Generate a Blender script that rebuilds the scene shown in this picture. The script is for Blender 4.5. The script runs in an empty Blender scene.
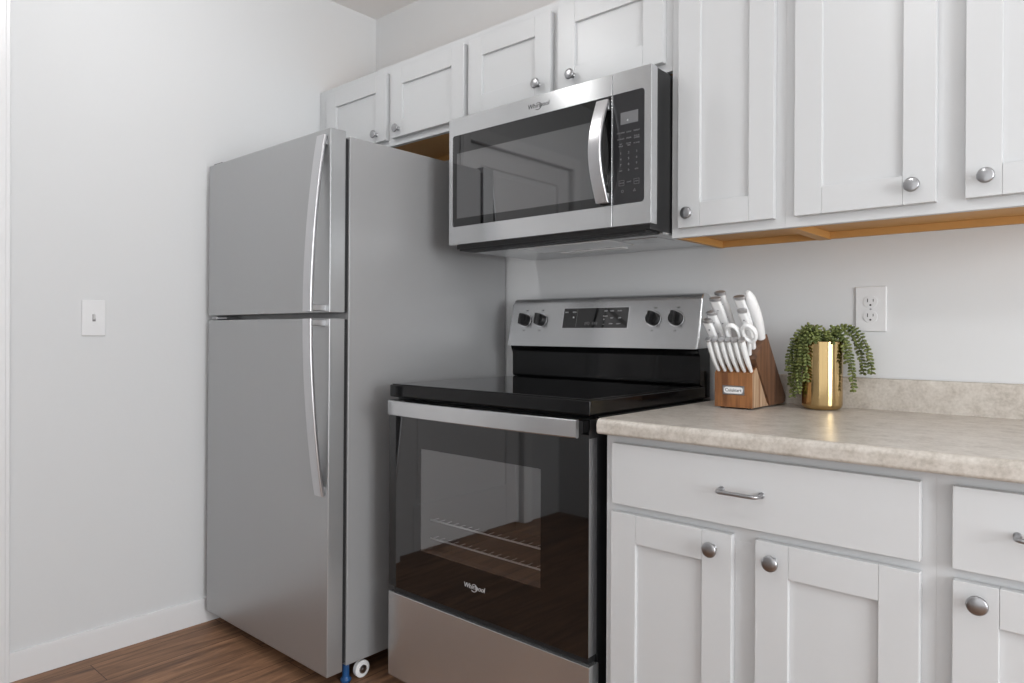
import bpy, bmesh, math, random
from mathutils import Vector, Matrix
random.seed(4)
scene = bpy.context.scene
COL = scene.collection

# ------------------------------------------------------------ camera
W, H = 1024, 683
CX, CY, CZ = 0.9365, -2.0499, 1.1118
YAW, PITCH, ROLL, FPX, PY = 0.7208, -0.0032, 0.0043, 702.6, 334.6
cam_data = bpy.data.cameras.new('camera')
cam = bpy.data.objects.new('camera', cam_data); COL.objects.link(cam)
fw = Vector((-math.sin(YAW)*math.cos(PITCH), math.cos(YAW)*math.cos(PITCH), math.sin(PITCH)))
r0 = Vector((math.cos(YAW), math.sin(YAW), 0)); u0 = r0.cross(fw)
rr = r0*math.cos(ROLL)+u0*math.sin(ROLL); uu = u0*math.cos(ROLL)-r0*math.sin(ROLL)
cam.matrix_world = Matrix(((rr.x, uu.x, -fw.x, CX), (rr.y, uu.y, -fw.y, CY), (rr.z, uu.z, -fw.z, CZ), (0, 0, 0, 1)))
cam_data.sensor_width = 36.0; cam_data.sensor_fit = 'HORIZONTAL'
cam_data.lens = FPX/W*36.0
cam_data.shift_y = -(H/2-PY)/W
cam_data.clip_start = 0.02
scene.camera = cam

# ------------------------------------------------------------ colour management, world, lights
scene.view_settings.view_transform = 'Standard'
scene.view_settings.look = 'None'
scene.view_settings.gamma = 1.0
scene.view_settings.use_curve_mapping = False
scene.view_settings.exposure = -0.03
world = bpy.data.worlds.new('world'); scene.world = world; world.use_nodes = True
world.node_tree.nodes['Background'].inputs[0].default_value = (1.0, 1.0, 1.0, 1)
world.node_tree.nodes['Background'].inputs[1].default_value = 1.2

XL, YF, XR, ZC = -1.719, -2.78, 3.4, 2.572       # left wall, opposite wall, right wall, ceiling

def area(name, loc, size, power, rot=(0, 0, 0), size_y=None, color=(1, 1, 1), shape='DISK'):
    l = bpy.data.lights.new(name, 'AREA'); l.shape = shape; l.size = size
    if size_y: l.size_y = size_y
    l.energy = power; l.color = color
    o = bpy.data.objects.new(name, l); COL.objects.link(o); o.location = loc; o.rotation_euler = rot
    return o
LAMPS = [(-0.92, -1.22, 3.8), (0.30, -1.7, 3.6), (2.2, -1.7, 4)]
for (lx, ly, pw) in LAMPS:
    pl_ = bpy.data.lights.new('ceiling_lamp_light', 'POINT'); pl_.shadow_soft_size = 0.085; pl_.energy = pw*2.2; pl_.color = (1.0, 1.0, 0.995)
    po_ = bpy.data.objects.new('ceiling_lamp_light', pl_); COL.objects.link(po_); po_.location = (lx, ly, ZC-0.16)
area('window_and_fill_light', (XR+0.02, -1.75, 1.35), 1.5, 86, rot=(0, math.radians(90), 0), size_y=1.3, color=(0.945, 0.975, 1.0), shape='RECTANGLE')
area('window_and_fill_light', (1.75, -2.80, 1.25), 2.9, 5.5, rot=(math.radians(90), 0, 0), size_y=2.0, color=(0.945, 0.975, 1.0), shape='RECTANGLE')  # added frontal fill light behind the opposite wall's opening

# ------------------------------------------------------------ materials
def srgb(r, g, b):
    f = lambda c: (c/255/12.92) if c/255 <= 0.04045 else ((c/255+0.055)/1.055)**2.4
    return (f(r), f(g), f(b), 1)
MATS = {}
def mat(name, color, rough=0.5, metal=0.0, ior=1.5, **kw):
    m = bpy.data.materials.new(name); m.use_nodes = True
    b = m.node_tree.nodes['Principled BSDF']
    b.inputs['Base Color'].default_value = color
    b.inputs['Roughness'].default_value = rough
    b.inputs['Metallic'].default_value = metal
    b.inputs['IOR'].default_value = ior
    for k, v in kw.items(): b.inputs[k].default_value = v
    MATS[name] = m
    return m
def nt(m): return m.node_tree.nodes, m.node_tree.links, m.node_tree.nodes['Principled BSDF']
def coords(m, scale=(1, 1, 1), rot=(0, 0, 0)):
    n, l, b = nt(m)
    tc = n.new('ShaderNodeTexCoord'); mp = n.new('ShaderNodeMapping')
    mp.inputs['Scale'].default_value = scale; mp.inputs['Rotation'].default_value = rot
    l.new(tc.outputs['Object'], mp.inputs['Vector']); return mp.outputs['Vector']
def add_bump(m, scale, strength, dist=0.001, detail=3, vscale=(1, 1, 1)):
    n, l, b = nt(m)
    v = coords(m, vscale); t = n.new('ShaderNodeTexNoise'); t.inputs['Scale'].default_value = scale; t.inputs['Detail'].default_value = detail
    l.new(v, t.inputs['Vector']); bp = n.new('ShaderNodeBump'); bp.inputs['Strength'].default_value = strength; bp.inputs['Distance'].default_value = dist
    l.new(t.outputs['Fac'], bp.inputs['Height']); l.new(bp.outputs['Normal'], b.inputs['Normal'])

M_WALL = mat('wall_paint', srgb(211, 212, 213), 0.7); add_bump(M_WALL, 90, 0.12, 0.0015)
M_CEIL = mat('ceiling_paint', srgb(232, 232, 232), 0.9)
M_TRIM = mat('trim_paint', srgb(222, 222, 223), 0.35)
M_CAB = mat('cabinet_paint', srgb(202, 203, 204), 0.33)
M_WOODIN = mat('maple_carcass', srgb(196, 146, 84), 0.5)
M_BLACK = mat('black_enamel', srgb(8, 8, 9), 0.10, ior=1.38)
M_BLACKMATTE = mat('black_plastic', srgb(24, 24, 25), 0.42)
M_GAP = mat('dark_gasket', srgb(30, 30, 31), 0.6)
M_GLASS = mat('black_glass', srgb(8, 8, 9), 0.03, ior=1.72)
M_COOKTOP = mat('ceramic_glass', srgb(7, 7, 8), 0.04, ior=1.55)
M_CHARCOAL = mat('charcoal_enamel', srgb(34, 34, 35), 0.35)
M_NICKEL = mat('satin_nickel', srgb(168, 168, 170), 0.28, 1.0)
M_CHROME = mat('chrome', srgb(215, 215, 218), 0.12, 1.0)
M_CAP = mat('satin_cap', srgb(196, 196, 198), 0.28, 0.85)
M_WHITEPL = mat('white_plastic', srgb(232, 232, 232), 0.3)
M_PLATE = mat('white_plate', srgb(216, 216, 217), 0.35)
M_SLOT = mat('slot_black', srgb(14, 14, 14), 0.6)
M_INK = mat('light_print', srgb(205, 205, 207), 0.5)
M_INKDIM = mat('grey_print', srgb(120, 120, 122), 0.5)
M_INKDARK = mat('dark_print', srgb(48, 48, 49), 0.4)
M_BLUE = mat('blue_foot', srgb(28, 78, 130), 0.35)
M_WHITESTRIP = mat('white_gloss', srgb(225, 225, 225), 0.25)
M_RUBBER = mat('rubber_foot', srgb(25, 22, 20), 0.6)
M_FRIDGESIDE = mat('grey_textured_steel', srgb(166, 166, 167), 0.40, 0.3); add_bump(M_FRIDGESIDE, 500, 0.05, 0.0005)
M_SCREEN = mat('display_screen', srgb(112, 113, 115), 0.2)

def steel(name, col, rough, aniso, rot, axis='Z', metal=1.0):
    m = mat(name, col, rough, metal)
    n, l, b = nt(m)
    t = n.new('ShaderNodeTangent'); t.direction_type = 'RADIAL'; t.axis = axis
    l.new(t.outputs[0], b.inputs['Tangent'])
    b.inputs['Anisotropic'].default_value = aniso; b.inputs['Anisotropic Rotation'].default_value = rot
    return m
M_STEEL = steel('brushed_steel', srgb(202, 203, 204), 0.23, 0.85, 0.25, metal=0.9)
M_STEELF = steel('fridge_steel', srgb(178, 179, 180), 0.36, 0.3, 0.0, metal=0.7)
n, l, b = nt(M_STEELF)                                     # faint vertical grain
v = coords(M_STEELF, (260, 260, 1.2)); t = n.new('ShaderNodeTexNoise'); t.inputs['Scale'].default_value = 1.0; l.new(v, t.inputs['Vector'])
mr = n.new('ShaderNodeMapRange'); mr.inputs['To Min'].default_value = 0.33; mr.inputs['To Max'].default_value = 0.40
l.new(t.outputs['Fac'], mr.inputs['Value']); l.new(mr.outputs['Result'], b.inputs['Roughness'])
M_HANDLE = mat('handle_steel', srgb(205, 205, 207), 0.3, 1.0)

M_BRASS = steel('gold_metal', srgb(188, 162, 116), 0.13, 0.6, 0.25)

# oven and microwave window: tinted glass, dark cavity behind shows through
def window_glass(name, ior, clear):
    m = mat(name, (0.01, 0.01, 0.01, 1), 0.03, ior=ior)
    n, l, b = nt(m)
    out = n['Material Output']; mx = n.new('ShaderNodeMixShader'); tr = n.new('ShaderNodeBsdfTransparent'); tr.inputs[0].default_value = (clear, clear, clear, 1)
    gl = n.new('ShaderNodeBsdfGlossy'); gl.inputs['Roughness'].default_value = 0.02; gl.inputs['Color'].default_value = (1, 1, 1, 1)
    fr = n.new('ShaderNodeFresnel'); fr.inputs[0].default_value = ior
    ge = n.new('ShaderNodeNewGeometry'); iv = n.new('ShaderNodeMath'); iv.operation = 'SUBTRACT'; iv.inputs[0].default_value = 1.0; l.new(ge.outputs['Backfacing'], iv.inputs[1])
    mu = n.new('ShaderNodeMath'); mu.operation = 'MULTIPLY'; l.new(fr.outputs[0], mu.inputs[0]); l.new(iv.outputs[0], mu.inputs[1])
    l.new(mu.outputs[0], mx.inputs[0]); l.new(tr.outputs[0], mx.inputs[1]); l.new(gl.outputs[0], mx.inputs[2]); l.new(mx.outputs[0], out.inputs[0])
    return m
M_OVENWIN = window_glass('oven_window_glass', 2.6, 0.8)
M_MWWIN = mat('microwave_window_glass', srgb(34, 34, 36), 0.04, ior=2.5)

# laminate counter: warm grey beige mottling
M_COUNTER = mat('laminate', srgb(200, 192, 184), 0.32)
n, l, b = nt(M_COUNTER)
v = coords(M_COUNTER); t1 = n.new('ShaderNodeTexNoise'); t1.inputs['Scale'].default_value = 26; t1.inputs['Detail'].default_value = 8; t1.inputs['Roughness'].default_value = 0.65
t2 = n.new('ShaderNodeTexNoise'); t2.inputs['Scale'].default_value = 150; t2.inputs['Detail'].default_value = 3
l.new(v, t1.inputs['Vector']); l.new(v, t2.inputs['Vector'])
add = n.new('ShaderNodeMix'); add.data_type = 'FLOAT'; add.inputs[0].default_value = 0.35
l.new(t1.outputs['Fac'], add.inputs[2]); l.new(t2.outputs['Fac'], add.inputs[3])
cr = n.new('ShaderNodeValToRGB'); e = cr.color_ramp
e.elements[0].position = 0.36; e.elements[0].color = srgb(170, 162, 152); e.elements[1].position = 0.66; e.elements[1].color = srgb(208, 202, 194)
x = e.elements.new(0.5); x.color = srgb(192, 185, 176)
l.new(add.outputs[0], cr.inputs[0]); l.new(cr.outputs[0], b.inputs['Base Color'])

# floor: brown planks along Y
M_FLOOR = mat('wood_plank_floor', srgb(120, 80, 55), 0.5)
M_FLOOR.node_tree.nodes['Principled BSDF'].inputs['Specular IOR Level'].default_value = 0.3
n, l, b = nt(M_FLOOR)
v = coords(M_FLOOR, rot=(0, 0, math.radians(90)))
br = n.new('ShaderNodeTexBrick'); br.inputs['Scale'].default_value = 1.0; br.inputs['Mortar Size'].default_value = 0.0012; br.inputs['Brick Width'].default_value = 1.22; br.inputs['Row Height'].default_value = 0.15
br.inputs['Color1'].default_value = (0, 0, 0, 1); br.inputs['Color2'].default_value = (1, 1, 1, 1); br.inputs['Mortar'].default_value = (0.5, 0.5, 0.5, 1); br.offset = 0.37
l.new(v, br.inputs['Vector'])
gv = coords(M_FLOOR, (16, 1.6, 1)); vadd = n.new('ShaderNodeVectorMath'); vadd.operation = 'ADD'
sc = n.new('ShaderNodeVectorMath'); sc.operation = 'SCALE'; sc.inputs['Scale'].default_value = 7.0
l.new(br.outputs['Color'], sc.inputs[0]); l.new(gv, vadd.inputs[0]); l.new(sc.outputs[0], vadd.inputs[1])
g = n.new('ShaderNodeTexNoise'); g.inputs['Scale'].default_value = 1.7; g.inputs['Detail'].default_value = 9; g.inputs['Roughness'].default_value = 0.68; g.inputs['Distortion'].default_value = 0.6
l.new(vadd.outputs[0], g.inputs['Vector'])
cr = n.new('ShaderNodeValToRGB'); e = cr.color_ramp
e.elements[0].position = 0.30; e.elements[0].color = srgb(84, 62, 50); e.elements[1].position = 0.70; e.elements[1].color = srgb(168, 128, 98)
x = e.elements.new(0.5); x.color = srgb(134, 100, 76)
l.new(g.outputs['Fac'], cr.inputs[0])
hs = n.new('ShaderNodeHueSaturation'); mr = n.new('ShaderNodeMapRange'); mr.inputs['To Min'].default_value = 0.85; mr.inputs['To Max'].default_value = 1.12
l.new(br.outputs['Color'], mr.inputs['Value']); l.new(mr.outputs['Result'], hs.inputs['Value']); l.new(cr.outputs[0], hs.inputs['Color'])
mm = n.new('ShaderNodeMix'); mm.data_type = 'RGBA'; mm.inputs[7].default_value = srgb(60, 38, 26)
l.new(br.outputs['Fac'], mm.inputs[0]); l.new(hs.outputs[0], mm.inputs[6]); l.new(mm.outputs[2], b.inputs['Base Color'])

def wood(name, c0, c1, scale, pos=(0.35, 0.65), rough=0.45):
    m = mat(name, c0, rough); n, l, b = nt(m)
    v = coords(m, scale); g = n.new('ShaderNodeTexNoise'); g.inputs['Scale'].default_value = 1; g.inputs['Detail'].default_value = 5; g.inputs['Distortion'].default_value = 0.3
    l.new(v, g.inputs['Vector']); cr = n.new('ShaderNodeValToRGB'); cr.color_ramp.elements[0].position = pos[0]; cr.color_ramp.elements[1].position = pos[1]
    cr.color_ramp.elements[0].color = c0; cr.color_ramp.elements[1].color = c1
    l.new(g.outputs['Fac'], cr.inputs[0]); l.new(cr.outputs[0], b.inputs['Base Color']); return m
M_ACACIA = wood('acacia_front', srgb(104, 64, 36), srgb(166, 112, 66), (60, 60, 5))
M_ACACIAB = wood('acacia_dark', srgb(82, 58, 43), srgb(120, 84, 60), (60, 60, 5))
M_ACACIAS = wood('acacia_sapwood', srgb(142, 104, 74), srgb(205, 180, 152), (10, 90, 4))
M_LEAF = wood('succulent_leaf', srgb(62, 76, 36), srgb(124, 132, 72), (60, 60, 60), (0.3, 0.7), 0.45)
M_STEM = mat('plant_stem', srgb(86, 100, 50), 0.6)
M_SOIL = mat('potting_soil', srgb(38, 32, 26), 0.9)
# perforated filter
M_FILTER = mat('filter_mesh', srgb(170, 170, 172), 0.35, 1.0)
n, l, b = nt(M_FILTER)
v = coords(M_FILTER, (125, 125, 125)); vo = n.new('ShaderNodeTexVoronoi'); vo.inputs['Scale'].default_value = 1; vo.inputs['Randomness'].default_value = 0
l.new(v, vo.inputs['Vector']); cr = n.new('ShaderNodeValToRGB'); cr.color_ramp.elements[0].position = 0.28; cr.color_ramp.elements[0].color = (0.03, 0.03, 0.03, 1); cr.color_ramp.elements[1].position = 0.4; cr.color_ramp.elements[1].color = (0.85, 0.85, 0.85, 1)
l.new(vo.outputs['Distance'], cr.inputs[0]); l.new(cr.outputs[0], b.inputs['Base Color'])

# ------------------------------------------------------------ mesh helpers
def box(bm, a, c, bev=0.0, seg=2, mat_i=0):
    x0, y0, z0 = a; x1, y1, z1 = c
    vs = [bm.verts.new(p) for p in ((x0, y0, z0), (x1, y0, z0), (x1, y1, z0), (x0, y1, z0), (x0, y0, z1), (x1, y0, z1), (x1, y1, z1), (x0, y1, z1))]
    fs = [bm.faces.new([vs[i] for i in q]) for q in ((0, 3, 2, 1), (4, 5, 6, 7), (0, 1, 5, 4), (1, 2, 6, 5), (2, 3, 7, 6), (3, 0, 4, 7))]
    for f in fs: f.material_index = mat_i
    if bev > 0:
        es = list({e for f in fs for e in f.edges})
        bmesh.ops.bevel(bm, geom=es, offset=bev, segments=seg, profile=0.5, affect='EDGES', clamp_overlap=True, material=-1)
def prism(bm, poly, axis, a, c, bev=0.0, seg=2):
    """poly: 2D outline; extruded along axis 'x','y' or 'z' from a to c"""
    def P(q, t):
        if axis == 'x': return (t, q[0], q[1])
        if axis == 'y': return (q[0], t, q[1])
        return (q[0], q[1], t)
    v0 = [bm.verts.new(P(q, a)) for q in poly]; v1 = [bm.verts.new(P(q, c)) for q in poly]
    k = len(poly); fs = [bm.faces.new(v0), bm.faces.new(v1[::-1])]
    for i in range(k): fs.append(bm.faces.new((v0[i], v1[i], v1[(i+1) % k], v0[(i+1) % k])))
    if bev > 0:
        es = list(set(fs[0].edges) | set(fs[1].edges))
        bmesh.ops.bevel(bm, geom=es, offset=bev, segments=seg, profile=0.5, affect='EDGES', clamp_overlap=True, material=-1)
    bmesh.ops.recalc_face_normals(bm, faces=bm.faces[:])
def frame_of(d):
    d = Vector(d).normalized(); a = Vector((0, 0, 1)) if abs(d.z) < 0.9 else Vector((1, 0, 0))
    s = d.cross(a).normalized(); t = s.cross(d).normalized(); return s, t, d
def sweep(bm, pts, prof, up=None, cap=True, scales=None):
    """sweep a closed 2D profile along pts; up fixes the profile's second axis"""
    pts = [Vector(p) for p in pts]; rings = []
    for i, p in enumerate(pts):
        d = (pts[min(i+1, len(pts)-1)]-pts[max(i-1, 0)]).normalized()
        if up is not None:
            s = d.cross(Vector(up)).normalized(); t = s.cross(d).normalized()
        else: s, t, _ = frame_of(d)
        k = scales[i] if scales else (1, 1)
        if not isinstance(k, tuple): k = (k, k)
        rings.append([bm.verts.new(p+s*q[0]*k[0]+t*q[1]*k[1]) for q in prof])
    m = len(prof)
    for i in range(len(rings)-1):
        for j in range(m): bm.faces.new((rings[i][j], rings[i][(j+1) % m], rings[i+1][(j+1) % m], rings[i+1][j]))
    if cap: bm.faces.new(rings[0][::-1]); bm.faces.new(rings[-1])
def circ(r, n=12, ry=None): return [(r*math.cos(2*math.pi*i/n), (ry or r)*math.sin(2*math.pi*i/n)) for i in range(n)]
def rrect(w, h, r, n=4):
    o = []
    for cx, cy, a0 in ((w/2-r, h/2-r, 0), (-w/2+r, h/2-r, 90), (-w/2+r, -h/2+r, 180), (w/2-r, -h/2+r, 270)):
        for i in range(n+1):
            a = math.radians(a0+90*i/n); o.append((cx+r*math.cos(a), cy+r*math.sin(a)))
    return o
def lathe(bm, prof, center, axis, n=24):
    """prof: (radius, height along axis) pairs"""
    s, t, d = frame_of(axis); c = Vector(center); rings = []
    for r, h in prof:
        if r < 1e-6: rings.append([bm.verts.new(c+d*h)])
        else: rings.append([bm.verts.new(c+d*h+(s*math.cos(2*math.pi*i/n)+t*math.sin(2*math.pi*i/n))*r) for i in range(n)])
    for a, b2 in zip(rings, rings[1:]):
        for i in range(n):
            if len(a) == 1: bm.faces.new((a[0], b2[i], b2[(i+1) % n]))
            elif len(b2) == 1: bm.faces.new((a[i], a[(i+1) % n], b2[0]))
            else: bm.faces.new((a[i], a[(i+1) % n], b2[(i+1) % n], b2[i]))
    bmesh.ops.recalc_face_normals(bm, faces=bm.faces[:])
def link(o, parent=None):
    COL.objects.link(o)
    if parent: o.parent = parent
    return o
def obj(name, bm, m, parent=None, smooth=38, label=None):
    me = bpy.data.meshes.new(name); bm.normal_update(); bm.to_mesh(me); bm.free()
    for mm in (m if isinstance(m, (list, tuple)) else [m]): me.materials.append(mm)
    me.shade_smooth(); me.set_sharp_from_angle(angle=math.radians(smooth))
    o = bpy.data.objects.new(name, me); link(o, parent)
    wn = o.modifiers.new('weighted_normal', 'WEIGHTED_NORMAL'); wn.keep_sharp = True; wn.mode = 'FACE_AREA'; wn.weight = 100
    if label: o['label'] = label
    return o
def tag(o, label, cat, group=None):
    o['label'] = label; o['category'] = cat
    if group: o['group'] = group
    return o
def thing(name, label, cat, loc=(0, 0, 0), group=None):
    o = bpy.data.objects.new(name, None); COL.objects.link(o); o.location = loc; o.empty_display_size = 0.1
    return tag(o, label, cat, group)
def keep(o, root):
    """geometry is written in room coordinates: cancel the thing's own offset"""
    o.location = -Vector(root.location); return o
def part(name, bm, m, root, **k): return keep(obj(name, bm, m, root, **k), root)
def structure(name, bm, m, **k):
    o = obj(name, bm, m, **k); o['kind'] = 'structure'; return o
def B(): return bmesh.new()
def one(a, c, bev=0.0, seg=2):
    bm = B(); box(bm, a, c, bev, seg); return bm
def text(name, s, size, loc, m, parent, rot=(math.radians(90), 0, 0), depth=0.0002, align='CENTER', label=None, shear=0.0, sx=1.0):
    cu = bpy.data.curves.new(name, 'FONT'); cu.body = s; cu.size = size; cu.extrude = depth; cu.align_x = align; cu.align_y = 'CENTER'; cu.shear = shear; cu.resolution_u = 3
    tmp = bpy.data.objects.new(name, cu); COL.objects.link(tmp)
    dg = bpy.context.evaluated_depsgraph_get(); me = bpy.data.meshes.new_from_object(tmp.evaluated_get(dg))
    bpy.data.objects.remove(tmp); bpy.data.curves.remove(cu)
    me.materials.clear(); me.materials.append(m)
    o = bpy.data.objects.new(name, me); link(o, parent); o.rotation_euler = rot; o.scale = (sx, 1, 1)
    o.location = Vector(loc)-(Vector(parent.location) if parent else Vector()); return o
def merge_texts(name, items, m, parent, extra=None):
    """many small printed marks on one face merged into one mesh part; items: (string, size, (x,y,z))"""
    bm = B()
    for s, size, loc in items:
        t = text('mark', s, size, (0, 0, 0), m, None)
        M = Matrix.Translation(Vector(loc)) @ Matrix.Rotation(math.radians(90), 4, 'X')
        me = t.data; me.transform(M); bm.from_mesh(me); bpy.data.objects.remove(t)
    if extra: extra(bm)
    return part(name, bm, m, parent)

# ------------------------------------------------------------ room shell
structure('floor', one((XL-0.1, YF-0.1, -0.05), (XR+0.1, 0.1, 0)), M_FLOOR)
structure('ceiling', one((XL-0.1, YF-0.1, ZC), (XR+0.1, 0.1, ZC+0.05)), M_CEIL)
structure('wall_back', one((XL-0.1, 0, 0), (XR+0.1, 0.1, ZC)), M_WALL)
bm = B()                                               # opposite wall; wide glazed opening beside the camera added for soft frontal light
GX0, GX1, GZ0, GZ1 = 0.3, 3.2, 0.25, 2.25
box(bm, (XL-0.1, YF-0.1, 0), (GX0, YF, ZC)); box(bm, (GX1, YF-0.1, 0), (XR+0.1, YF, ZC)); box(bm, (GX0, YF-0.1, GZ1), (GX1, YF, ZC)); box(bm, (GX0, YF-0.1, 0), (GX1, YF, GZ0))
structure('wall_opposite', bm, M_WALL)
D0, D1, DT = -2.43, -1.505, 2.14                       # door opening in the left wall
bm = B()
box(bm, (XL-0.1, D1, 0), (XL, 0, ZC)); box(bm, (XL-0.1, YF, 0), (XL, D0, ZC)); box(bm, (XL-0.1, D0, DT), (XL, D1, ZC))
structure('wall_left', bm, M_WALL)
W0, W1, WZ0, WZ1 = -2.4, -1.1, 0.6, 2.1                # window opening in the right wall
bm = B()
box(bm, (XR, W1, 0), (XR+0.1, 0, ZC)); box(bm, (XR, YF, 0), (XR+0.1, W0, ZC)); box(bm, (XR, W0, WZ1), (XR+0.1, W1, ZC)); box(bm, (XR, W0, 0), (XR+0.1, W1, WZ0))
structure('wall_right', bm, M_WALL)
bm = B()
for (a, c) in (((XR-0.015, W0-0.06, WZ0-0.06), (XR+0.0, W1+0.06, WZ0)), ((XR-0.015, W0-0.06, WZ1), (XR+0.0, W1+0.06, WZ1+0.06)), ((XR-0.015, W0-0.06, WZ0), (XR+0.0, W0, WZ1)), ((XR-0.015, W1, WZ0), (XR+0.0, W1+0.06, WZ1)), ((XR-0.01, (W0+W1)/2-0.02, WZ0), (XR+0.01, (W0+W1)/2+0.02, WZ1))):
    box(bm, a, c, 0.002)
structure('window_1', bm, M_TRIM)
bm = B()
for x in (GX0, GX0+0.97, GX1-0.97, GX1-0.04): box(bm, (x, YF-0.02, GZ0), (x+0.04, YF+0.012, GZ1), 0.002)
box(bm, (GX0, YF-0.02, GZ0), (GX1, YF+0.012, GZ0+0.04), 0.002); box(bm, (GX0, YF-0.02, GZ1-0.04), (GX1, YF+0.012, GZ1), 0.002)
structure('added_window', bm, M_TRIM)  # frame of the opening that was added for the fill light

def baseboard(name, a, c):
    bm = B(); box(bm, a, c, 0.003); structure(name, bm, M_TRIM)
BBH = 0.092
bm = B()
prism(bm, [(XL+0.0, 0), (XL+0.0095, 0), (XL+0.0095, BBH-0.010), (XL+0.0085, BBH-0.008), (XL+0.0083, BBH-0.0015), (XL+0.0065, BBH), (XL, BBH)], 'y', -1.432, -0.004)
structure('baseboard_left', bm, M_TRIM)
baseboard('baseboard_opposite', (-1.45+0.0, YF, 0), (XR, YF+0.013, BBH))
# door and casing in the left wall (only the casing's edge is in the frame; the door shows in the oven and microwave glass)
bm = B()
CW = 0.073
for (y0, y1, z0, z1) in ((-1.505, -1.432, 0, DT+CW), (-2.503, -2.43, 0, DT+CW)):
    box(bm, (XL, y0, z0), (XL+0.016, y1, z1), 0.003)
    box(bm, (XL+0.012, y0+0.012, z0), (XL+0.020, y1-0.012, z1-0.012), 0.003)
box(bm, (XL, -2.43, DT), (XL+0.016, -1.505, DT+CW), 0.003)
box(bm, (XL-0.1, D1, 0), (XL-0.0, D1+0.0005, DT))
structure('trim_1', bm, M_TRIM)
bm = B()
dx = XL-0.02
box(bm, (dx-0.035, D0+0.004, 0.012), (dx-0.012, D1-0.004, DT-0.003))
st = 0.115
for (y0, y1, z0, z1) in ((D0+0.004, D0+st, 0.012, DT-0.003), (D1-st, D1-0.004, 0.012, DT-0.003), (D0+st, D1-st, 0.012, 0.24), (D0+st, D1-st, DT-st, DT-0.003), (D0+st, D1-st, 0.93, 1.07)):
    box(bm, (dx-0.02, y0, z0), (dx, y1, z1), 0.004)
for (z0, z1) in ((0.26, 0.91), (1.09, DT-st-0.02)):
    box(bm, (dx-0.02, D0+st+0.03, z0+0.01), (dx-0.006, D1-st-0.03, z1-0.01), 0.008)
structure('door_1', bm, M_TRIM)
bm = B(); lathe(bm, [(0.0, 0), (0.03, 0), (0.03, 0.006), (0.011, 0.01), (0.011, 0.03), (0.026, 0.042), (0.026, 0.056), (0.0, 0.064)], (dx, D0+0.06, 0.98), (1, 0, 0))
k = obj('door_knob', bm, M_NICKEL); k.parent = bpy.data.objects['door_1']

# ceiling lights (outside the frame, seen only as reflections)
for i, (lx, ly, pw) in enumerate(LAMPS):
    t = thing('ceiling_light', ['flush round ceiling light nearest the fridge wall', 'flush round ceiling light above the middle of the kitchen', 'flush round ceiling light nearest the window'][i], 'ceiling light', (lx, ly, ZC-0.06), 'flush ceiling lights')
    bm = B(); lathe(bm, [(0.0, 0.06), (0.155, 0.06), (0.155, 0.02), (0.145, 0.0), (0.132, 0.0), (0.132, 0.02), (0, 0.02)], (0, 0, 0), (0, 0, 1), 32); obj('housing', bm, M_TRIM, t)

# ------------------------------------------------------------ cabinets
def shaker(x0, x1, z0, z1, yf, st=0.066, th=0.02):
    """door in the XZ plane, front face at yf"""
    bm = B(); yb = yf+th; b = 0.0016
    box(bm, (x0, yf, z0), (x0+st, yb, z1), b); box(bm, (x1-st, yf, z0), (x1, yb, z1), b)
    box(bm, (x0+st, yf, z0), (x1-st, yb, z0+st), b); box(bm, (x0+st, yf, z1-st), (x1-st, yb, z1), b)
    box(bm, (x0+st-0.003, yf+0.0095, z0+st-0.003), (x1-st+0.003, yb-0.002, z1-st+0.003))
    return bm
def knob(x, z, yf, parent, root):
    bm = B()
    lathe(bm, [(0.0, 0), (0.0085, 0), (0.0085, 0.0015), (0.0055, 0.004), (0.005, 0.011), (0.008, 0.0145), (0.0148, 0.0170), (0.0162, 0.0195), (0.0155, 0.0222), (0.0135, 0.0236), (0.007, 0.0246), (0.0, 0.0248)], (x, yf, z), (0, -1, 0), 24)
    o = obj('knob', bm, M_NICKEL, parent, smooth=60); return o
def bar_pull(x, z, yf, parent, w=0.084):
    bm = B(); pr = 0.03; r = 0.0042; pts = []
    for s in (-1, 1):
        seq = [(x+s*w/2, yf+0.001, z)]+[(x+s*(w/2-0.010*(1-math.cos(a))), yf-pr+0.010-0.010*math.sin(a), z) for a in [math.radians(q) for q in (0, 22, 45, 67, 90)]]
        pts += seq if s == -1 else seq[::-1]
    sweep(bm, pts, circ(r, 10), up=(0, 0, 1))
    for s in (-1, 1): lathe(bm, [(0, 0), (0.0065, 0), (0.0065, 0.0015), (r, 0.0035), (r, 0.01)], (x+s*w/2, yf, z), (0, -1, 0), 12)
    return obj('pull_handle', bm, M_NICKEL, parent, smooth=60)
UY, UD = -0.302, -0.322
ZT = 2.150
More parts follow.
